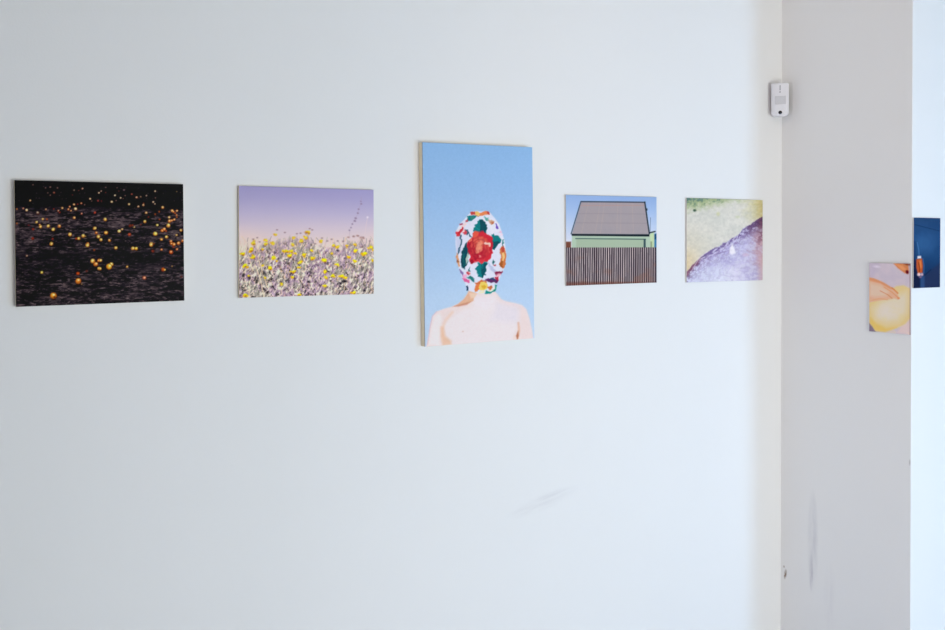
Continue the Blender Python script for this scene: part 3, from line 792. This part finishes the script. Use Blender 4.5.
def paint_moss():
    p = Paint(Q['moss'], 230, 180)
    n = T(683, 194, 7.0)
    N1 = p.noise(16, 10, 61, 4); N2 = p.noise(4, 3, 62, 3, .65); N3 = p.noise(2.2, 2.0, 63, 2)
    x, y = (p.X - 683) * 7.0, (p.Y - 194) * 7.0
    # pale bank
    p.C[:] = (208, 212, 208)
    p.mixin(sm(N1, .35, .65) * .55, (220, 222, 218))
    wl = sm(250 - x, -60, 260) * sm(y, 120, 430)
    p.mixin(wl * .5, (220, 210, 184))
    p.mixin(sm(150 - x, 0, 130) * sm(y, 330, 480) * .5, (218, 194, 146))
    tg = sm(165 - y + (N2 - .5) * 70 - x * .22, 0, 90)
    p.mixin(tg * .8, (168, 186, 132))
    tg2 = sm(110 - y + (N2 - .5) * 80 - x * .20, 0, 70)
    p.mixin(tg2 * .6, (128, 160, 136))
    p.mixin(tg2 * sm(N3, .42, .60) * .85, (58, 90, 98))
    p.mixin(tg * sm(N3, .56, .70) * .4, (110, 140, 112))
    p.mixin(sm(52 - y, 0, 18) * sm(420 - x, 0, 240) * sm(N3, .3, .6) * .6, (110, 146, 142))
    p.ell(n(84, 116), 1.6, 1.2, (50, 78, 60), .9)
    p.ell(n(248, 140), 1.6, 1.8, (200, 204, 150), .6, soft=1)
    p.ell(n(385, 160), 1.8, 1.0, (196, 206, 170), .7, soft=1)
    yg = sm(x + (N2 - .5) * 90 - 380, 0, 170) * sm(210 - y + (x - 400) * .1, -20, 110)
    p.mixin(yg * .7, (206, 204, 150))
    p.mixin(yg * sm(x, 480, 570) * .5 * sm(N2, .2, .6), (194, 178, 116))
    # slope of lilac snow: boundary curve
    bx = [30, 60, 110, 180, 260, 330, 390, 440, 500, 560]
    by = [545, 500, 455, 395, 360, 318, 280, 228, 190, 150]
    bd = np.interp(x, bx, by) + (N2 - .5) * 26
    below = sm(y - bd, -5, 8)
    sn = np.zeros_like(p.C) + np.array((200, 202, 234.))
    def mx(a, c):
        nonlocal sn
        a = np.clip(a, 0, 1)[..., None]; sn = sn * (1 - a) + a * np.array(c, float)
    dd = y - bd
    mx(sm(N2 * .6 + N3 * .4, .40, .62) * .75, (168, 164, 212))
    mx(sm(dd, 120, 260) * sm(480 - x, -40, 160) * .75, (224, 224, 242))
    mx(sm(y, 470, 560) * sm(430 - x, 0, 200) * .6, (214, 224, 246))
    vein = np.abs(p.noise(7, 4.5, 65, 3, .6, ang=-.6) - .5)
    mx(sm(.09 - vein, 0, .07) * sm(210 - dd, 0, 170) * .55, (150, 138, 186))
    vein2 = np.abs(p.noise(5, 5, 66, 2, .6) - .5)
    mx(sm(.07 - vein2, 0, .06) * .30, (168, 160, 204))
    # dark rim
    rim = np.exp(-((dd - 14) / 17) ** 2)
    N4 = p.noise(2.6, 1.5, 64, 3, .7, ang=-.6)
    mx(rim * sm(N4, .30, .56) * .9, (104, 88, 142))
    band = sm(75 - dd, 0, 55)
    mx(band * sm(N4 * .6 + N2 * .4, .46, .62) * .75, (122, 106, 162))
    mx(sm(130 - dd, 0, 90) * sm(N4, .56, .72) * .5, (140, 124, 172))
    mx(band * sm(1 - N4, .58, .76) * .5, (214, 208, 234))
    mx(sm(x, 400, 470) * sm(120 - dd, 0, 90) * sm(N2, .3, .6) * .8, (96, 74, 118))
    mx(sm(x, 500, 545) * sm(150 - dd, 0, 110) * .7, (92, 58, 88))
    mx(sm(x + (N2 - .5) * 170, 440, 580) * sm(y, 200, 330) * sm(560 - y, 0, 140) * .7, (200, 158, 168))
    mx(sm(x, 480, 550) * sm(dd, 0, 40) * sm(260 - dd, 0, 140) * sm(N3, .50, .66) * .7, (120, 84, 108))
    mx(sm(x, 505, 560) * sm(y, 400, 480) * .5, (214, 178, 178))
    mx(sm(170 - x, 0, 110) * sm(95 - dd, 0, 70) * sm(N2, .35, .6) * .7, (104, 78, 118))
    mx(sm(150 - x, 0, 60) * rim * .5, (150, 84, 86))
    p.C = p.C * (1 - below[..., None]) + sn * below[..., None]
    p.line([n(60, 540), n(120, 440), n(170, 405)], .7, (214, 204, 226), .7)
    p.line([n(120, 520), n(170, 445), n(240, 405), n(330, 360)], .6, (206, 200, 230), .6)
    p.poly([n(325, 415), n(330, 375), n(347, 350), n(362, 385), n(370, 412), n(345, 425)], (236, 238, 250), .95, .8)
    p.ell(n(440, 425), 3.0, 1.6, (204, 186, 216), .8, soft=1)
    p.C = np.clip(p.C + (N3[..., None] - .5) * 20, 0, 255)
    return p


def paint_dough():
    p = Paint(Q['dough'], 120, 175)
    o = T(865, 258, 7.875)
    N = p.noise(8, 7, 71, 3)
    p.C[:] = (182, 175, 190)
    p.mixin(sm(N, .3, .7) * .5, (194, 184, 195))
    p.poly([o(30, 40), o(120, 40), o(60, 160), o(30, 170)], (176, 168, 188), .8, 3)
    p.ell(o(92, 68), 2.8, 1.0, (212, 208, 224), .8, rot=.1, soft=1)
    p.poly([o(290, 520), o(370, 430), o(370, 610), o(250, 590)], (206, 186, 184), .8, 2)
    # dough
    dough = [o(30, 350), o(90, 330), o(160, 300), o(200, 250), o(250, 222), o(310, 215), o(362, 240), o(372, 300), o(366, 470), o(320, 520), o(250, 555), o(160, 580), o(80, 572), o(30, 520)]
    p.poly(dough, (206, 187, 136), 1, 1.0)
    p.poly([o(60, 400), o(130, 340), o(240, 300), o(330, 270), o(345, 340), o(330, 430), o(270, 500), o(170, 510), o(90, 480)], (204, 196, 178), .95, 4)
    p.ell(o(180, 420), 9, 6, (206, 199, 190), .85, rot=-.3, soft=4)
    p.mixin(sm(N, .5, .75) * sm(p.Y, 300, 312) * .25, (210, 194, 140))
    p.poly([o(40, 470), o(90, 520), o(170, 555), o(250, 545), o(160, 585), o(80, 575), o(38, 520)], (208, 178, 96), .8, 1.5)
    p.poly([o(30, 512), o(55, 540), o(85, 585), o(30, 585)], (120, 108, 128), .95, .7)
    # hand
    hand = [o(30, 155), o(70, 162), o(130, 185), o(190, 220), o(245, 255), o(265, 275), o(262, 290), o(275, 318), o(262, 328), o(235, 318), o(200, 325), o(150, 330), o(90, 340), o(30, 350)]
    p.poly(hand, (205, 164, 138), 1, .8)
    p.poly([o(30, 155), o(70, 162), o(150, 195), o(240, 250), o(200, 245), o(120, 200), o(30, 178)], (200, 136, 98), .85, .7)
    p.poly([o(35, 200), o(120, 215), o(190, 260), o(170, 300), o(80, 310), o(35, 300)], (212, 184, 168), .85, 2)
    p.line([o(120, 260), o(180, 290), o(215, 318)], .8, (188, 124, 84), .8)
    p.line([o(150, 230), o(215, 270), o(268, 316)], .8, (200, 134, 90), .8)
    p.line([o(215, 235), o(262, 278)], 1.2, (196, 120, 64), .8)
    p.line([o(55, 335), o(110, 322), o(180, 330)], .8, (200, 150, 112), .7)
    p.ell(o(268, 318), 1.2, .9, (206, 130, 84), .8)
    # the other hand's fingers at the top
    p.poly([o(225, 40), o(345, 40), o(352, 100), o(345, 128), o(318, 120), o(262, 80)], (192, 122, 82), 1, .7)
    p.poly([o(240, 46), o(300, 60), o(335, 95), o(300, 95)], (218, 150, 104), .8, 1)
    p.ell(o(338, 110), 1.5, 1.9, (92, 20, 36), 1, rot=-.4)
    p.poly([o(300, 40), o(366, 40), o(366, 62), o(330, 55)], (104, 44, 36), .7, .8)
    p.mixin(sm(p.u, .965, .995) * .7, (118, 88, 96))
    return p


def paint_blue():
    p = Paint(Q['blue'], 90, 160)
    q = T(908, 212, 7.875)
    N = p.noise(6, 8, 81, 3)
    Y = 1 - p.v
    p.grad([(0, (44, 78, 124)), (.25, (44, 84, 136)), (.5, (40, 80, 130)), (.75, (30, 60, 104)), (1, (34, 54, 92))], Y)
    p.mixin(sm(N, .4, .7) * .3, (34, 66, 114))
    p.line([q(50, 100), q(130, 120), q(255, 150)], .6, (24, 46, 80), .8)
    p.ell(q(130, 250), 9, 9, (62, 112, 166), .55, soft=5)
    p.poly([q(48, 430), q(70, 240), q(50, 230)], (28, 56, 100), .6, 1.5)
    p.line([q(72, 240), q(85, 300), q(88, 350)], .7, (96, 150, 206), .7)
    p.line([q(118, 370), q(126, 420), q(124, 480)], .8, (92, 134, 190), .7)
    p.poly([q(130, 500), q(190, 450), q(255, 400), q(255, 600), q(100, 600)], (44, 56, 92), .8, 1.5)
    p.line([q(120, 510), q(180, 455)], .7, (16, 30, 54), .8)
    p.poly([q(45, 380), q(64, 380), q(70, 500), q(95, 510), q(100, 600), q(45, 600)], (18, 34, 64), .9, 1)
    p.poly([q(100, 510), q(130, 500), q(130, 600), q(95, 600)], (58, 92, 142), .7, 1)
    p.poly([q(75, 348), q(102, 346), q(104, 366), q(74, 368)], (232, 234, 244), 1, .5)
    p.poly([q(66, 372), q(110, 366), q(118, 420), q(114, 478), q(78, 484), q(66, 440)], (196, 92, 48), 1, .5)
    p.poly([q(88, 385), q(104, 380), q(108, 440), q(92, 450)], (228, 138, 78), .8, .6)
    p.line([q(84, 400), q(92, 440), q(90, 470)], .8, (120, 44, 24), .8)
    p.ell(q(86, 492), 1.8, 1.6, (238, 206, 206), 1)
    p.ell(q(110, 492), 1.3, 1.5, (206, 178, 196), 1)
    p.ell(q(96, 512), 1.3, .9, (150, 110, 140), .9)
    return p


# ------------------------------------------------------------------ the framed-less prints as panels
def print_material(name, rough, spec):
    k = NT(name)
    b = k.b
    b.inputs['Roughness'].default_value = rough
    b.inputs['Specular IOR Level'].default_value = spec
    at = k.n('ShaderNodeVertexColor', layer_name='ink')
    tc = k.n('ShaderNodeTexCoord')
    nz = k.n('ShaderNodeTexNoise')
    nz.inputs['Scale'].default_value = 900
    k.l(tc.outputs['Object'], nz.inputs['Vector'])
    g = k.math('ADD', k.math('MULTIPLY', nz.outputs['Fac'], .06), .97)
    mul = k.n('ShaderNodeVectorMath', operation='SCALE')
    k.l(at.outputs['Color'], mul.inputs[0])
    k.l(g, mul.inputs['Scale'])
    k.l(mul.outputs[0], b.inputs['Base Color'])
    return k.m


M_print = print_material('photo_paper', 0.5, 0.08)


def picture(label, where, q, painter, gain, thick, gap, wall, board_mat):
    cx, cz, w, h, ro = q
    w *= S; h *= S
    if wall == 'front':
        loc = (cx * S, 0, EYE + cz * S); rz = 0.0
    elif wall == 'right':
        loc = (XB, CAM.y + cx * S, EYE + cz * S); rz = rad(-90)
    else:
        loc = (cx * S, YC, EYE + cz * S); rz = 0.0
    root = thing('mounted_photograph', label, 'photograph', loc, (0, -ro, rz), 'photographs hung along the white walls')
    bm = bmesh.new()
    face = min(.0035, thick * .5)
    box(bm, -w / 2, w / 2, -gap - thick, -gap - thick + face, -h / 2, h / 2)
    mesh_obj('board', bm, M_core if painter is paint_hood else board_mat, root)
    bm = bmesh.new()
    box(bm, -w / 2, w / 2, -gap - thick + face, -gap, -h / 2, h / 2)
    mesh_obj('backing', bm, board_mat, root)
    for sx in (-1, 1):
        bm = bmesh.new()
        bx_ = sx * w * .33
        box(bm, bx_ - .02, bx_ + .02, -gap - .0002, 0, -h * .3, h * .3)
        mesh_obj('spacer', bm, M_batten, root)
    p = painter()
    nx, ny = p.nx, p.ny
    yf = -gap - thick
    co = np.zeros((ny, nx, 3), np.float32)
    co[..., 0] = (p.u - .5) * w
    co[..., 2] = (p.v - .5) * h
    co[..., 1] = yf - .0006
    # the sheet has its own thickness: a rim of vertices turned back to the board
    idx = np.arange(nx * ny).reshape(ny, nx)
    f = np.stack([idx[:-1, :-1], idx[:-1, 1:], idx[1:, 1:], idx[1:, :-1]], -1).reshape(-1, 4)
    ring = np.concatenate([idx[0, :], idx[1:, -1], idx[-1, -2::-1], idx[-2:0:-1, 0]])
    back = co.reshape(-1, 3)[ring].copy(); back[:, 1] = yf + .0001
    nb = nx * ny + np.arange(len(ring))
    rf = np.stack([ring, nb, np.roll(nb, -1), np.roll(ring, -1)], -1)
    faces = np.concatenate([f, rf])
    verts = np.concatenate([co.reshape(-1, 3), back])
    me = bpy.data.meshes.new('print')
    me.vertices.add(len(verts)); me.vertices.foreach_set('co', verts.ravel())
    me.loops.add(faces.size); me.loops.foreach_set('vertex_index', faces.ravel().astype(np.int32))
    me.polygons.add(len(faces)); me.polygons.foreach_set('loop_start', np.arange(0, faces.size, 4, dtype=np.int32))
    me.update(calc_edges=True)
    me.validate()
    lin = np.clip((srgb(np.clip(p.C, 0, 255)) - .010) * np.array(gain), 0.002, .95).reshape(-1, 3)
    lin = np.concatenate([lin, lin[ring]])
    att = me.color_attributes.new('ink', 'FLOAT_COLOR', 'POINT')
    att.data.foreach_set('color', np.concatenate([lin, np.ones((len(lin), 1))], 1).astype(np.float32).ravel())
    me.materials.append(M_print)
    o = link(bpy.data.objects.new('print', me))
    o.parent = root
    return root


GAIN = {
    'apples': (1.518, 1.447, 1.328),
    'meadow': (1.267, 1.203, 1.133),
    'hood': (1.198, 1.113, 1.048),
    'house': (1.16, 1.075, 0.994),
    'moss': (1.138, 1.042, 0.957),
    'dough': (1.582, 1.499, 1.413),
    'blue': (0.986, 0.874, 0.801),
}
picture('dark photograph of yellow fallen fruit on black ground, hung leftmost on the white wall', 'front', (.3187, .0015, .3564, .2742, .0066), paint_apples, GAIN['apples'], .013, .003, 'front', M_board)
picture('photograph of yellow wildflowers under a lilac sky, mounted flat on the white wall', 'front', (.8079, .0042, .3565, .2728, .001), paint_meadow, GAIN['meadow'], .008, .002, 'front', M_board)
picture('tall photograph of a bare-backed person in a floral hood against blue sky', 'front', (1.3042, -.0008, .3544, .5510, .0137), paint_hood, GAIN['hood'], .0242, .0005, 'front', M_board)
picture('photograph of a grey-roofed mint house behind a picket fence, on the white wall', 'front', (1.7853, .010, .3517, .2704, .0061), paint_house, GAIN['house'], .0048, .0018, 'front', M_board_white)
picture('pale photograph of a lilac slope below greenish ground, nearest the wall corner', 'front', (2.262, .0103, .3469, .2736, .0015), paint_moss, GAIN['moss'], .0048, .0018, 'front', M_board_white)
picture('small photograph of hands on yellow dough, on the grey shaded side wall', 'right', (1.8048, -.1695, .1424, .215, .0024), paint_dough, GAIN['dough'], .004, .002, 'right', M_board_white)
picture('dark blue photograph with a small orange shape, on the bright wall at far right', 'block', (2.6018, -.0295, .1302, .2127, -.0012), paint_blue, GAIN['blue'], .004, .002, 'block', M_board_white)

# ------------------------------------------------------------------ motion detector in the corner
DW, DH, DD = .062, .124, .036
det = thing('motion_detector', 'small white motion detector mounted high in the wall corner', 'motion detector',
            (XB - .016, 0, EYE + .476), (0, 0, rad(-45)))
# local: -y looks out of the corner, x across, z up
y0 = -.034
prof = []
for i in range(13):                         # rounded front
    a = -1 + 2 * i / 12
    prof.append((a * DW / 2, y0 - DD + .007 * abs(a) ** 3.2))
bm = bmesh.new()
levels = [(0.000, .58, .74), (0.003, .74, .86), (0.008, .93, .96), (0.013, 1, 1), (DH - .006, 1, 1), (DH - .002, .985, .97), (DH, .95, .92)]
rings = []
for (z, sx, sd) in levels:
    ring = [bm.verts.new((x * sx, y0 + (y - y0) * sd, z)) for x, y in prof]
    ring += [bm.verts.new((DW / 2 * sx, y0, z)), bm.verts.new((-DW / 2 * sx, y0, z))]
    rings.append(ring)
for a, b_ in zip(rings[:-1], rings[1:]):
    n = len(a)
    for i in range(n):
        bm.faces.new((a[i], a[(i + 1) % n], b_[(i + 1) % n], b_[i]))
bm.faces.new(rings[0]); bm.faces.new(rings[-1])
hs = mesh_obj('housing', bm, M_plastic, det)
bv = hs.modifiers.new('soft', 'BEVEL'); bv.width = .0015; bv.segments = 2; bv.limit_method = 'ANGLE'
# wedge bracket into the corner
bm = bmesh.new()
pts = [(-.026, y0), (.026, y0), (.006, -.0085), (-.006, -.0085)]
lo = [bm.verts.new((x, y, .02)) for x, y in pts]; hi = [bm.verts.new((x, y, DH - .012)) for x, y in pts]
bm.faces.new(lo); bm.faces.new(hi)
for i in range(4):
    bm.faces.new((lo[i], lo[(i + 1) % 4], hi[(i + 1) % 4], hi[i]))
mesh_obj('bracket', bm, M_plastic, det)
yf = y0 - DD
bm = bmesh.new(); box(bm, -.019, .020, yf - .0007, yf + .004, .0445, .0755, .001); mesh_obj('lens_window', bm, M_lensgrey, det)
bm = bmesh.new()
bmesh.ops.create_uvsphere(bm, u_segments=24, v_segments=12, radius=.0068)
for v in bm.verts:
    v.co = Vector((v.co.x, v.co.y * .45 + yf + .0004, v.co.z + .0138))
mesh_obj('camera_eye', bm, M_black, det, True)
bm = bmesh.new(); box(bm, -.0025, .0012, yf - .0004, yf + .002, .0965, .1155, .0004); mesh_obj('marking', bm, M_greymark, det)
bm = bmesh.new()
bmesh.ops.create_cone(bm, cap_ends=True, segments=20, radius1=.0026, radius2=.0026, depth=.002,
                      matrix=Matrix.Translation((-.0008, yf, .0900)) @ Matrix.Rotation(rad(90), 4, 'X'))
mesh_obj('indicator_light', bm, M_greymark, det)

# ------------------------------------------------------------------ light
def area(name, loc, rot, sx, sy, power, col):
    L = bpy.data.lights.new(name, 'AREA')
    L.shape = 'RECTANGLE'; L.size = sx; L.size_y = sy; L.energy = power; L.color = col
    o = link(bpy.data.objects.new(name, L)); o.location = loc; o.rotation_euler = rot
    return o


# light: (power, colour)
LIGHTS = {
    'slit': (65, (.39, .63, .96)),
    'wide': (79, (1.0, .975, .92)),
    'side': (54, (1.0, .85, 1.0)),
    'spot': (14, (1.0, .60, .28)),
}
for key, wn in (('slit', 'window_1'), ('wide', 'window_2')):
    x0, x1, z0, z1 = WINDOWS[wn]
    area('daylight_' + wn, ((x0 + x1) / 2, YR - .25, (z0 + z1) / 2), (rad(90), 0, 0), x1 - x0, z1 - z0, *LIGHTS[key])
area('daylight_window_3', (XL - .25, (WL[0] + WL[1]) / 2, (WL[2] + WL[3]) / 2), (rad(90), 0, rad(-90)), WL[1] - WL[0], WL[3] - WL[2], *LIGHTS['side'])  # fill light behind the added side window
for key, loc, aim, size in (('spot', (.75, -1.75, CEIL - .25), (XB, -.25, 1.75), 75),):  # added spot, unseen, warms the upper wall corner
    L = bpy.data.lights.new('added_warm_spot', 'SPOT'); L.energy, L.color = LIGHTS[key]; L.shadow_soft_size = .15
    L.spot_size = rad(size); L.spot_blend = 1.0
    o = link(bpy.data.objects.new('added_warm_spot', L)); o.location = loc
    o.rotation_euler = (Vector(aim) - o.location).to_track_quat('-Z', 'Y').to_euler()
w = bpy.data.worlds.new('sky'); scene.world = w; w.use_nodes = True
bg = w.node_tree.nodes['Background']
bg.inputs[0].default_value = (.62, .78, 1.0, 1); bg.inputs[1].default_value = 0.0

# ------------------------------------------------------------------ camera
cam = bpy.data.cameras.new('camera')
cam.sensor_width = 36.0
cam.lens = 919.0 / 945.0 * 36.0
cam.shift_y = -(315.0 - 252.2) / 945.0
cam.clip_start = .02
co = link(bpy.data.objects.new('camera', cam))
co.location = CAM
yaw, pitch, roll = rad(30.086), rad(.548), rad(-.034)
ax = Vector((math.sin(yaw) * math.cos(pitch), math.cos(yaw) * math.cos(pitch), -math.sin(pitch)))
r0 = Vector((math.cos(yaw), -math.sin(yaw), 0)); u0 = r0.cross(ax)
r1 = math.cos(roll) * r0 + math.sin(roll) * u0
u1 = -math.sin(roll) * r0 + math.cos(roll) * u0
co.rotation_euler = Matrix((r1, u1, -ax)).transposed().to_euler()
scene.camera = co

vs = scene.view_settings
scene.display_settings.display_device = 'sRGB'
vs.view_transform = 'Standard'; vs.look = 'None'; vs.exposure = 0.03; vs.gamma = 1.0
vs.use_curve_mapping = False
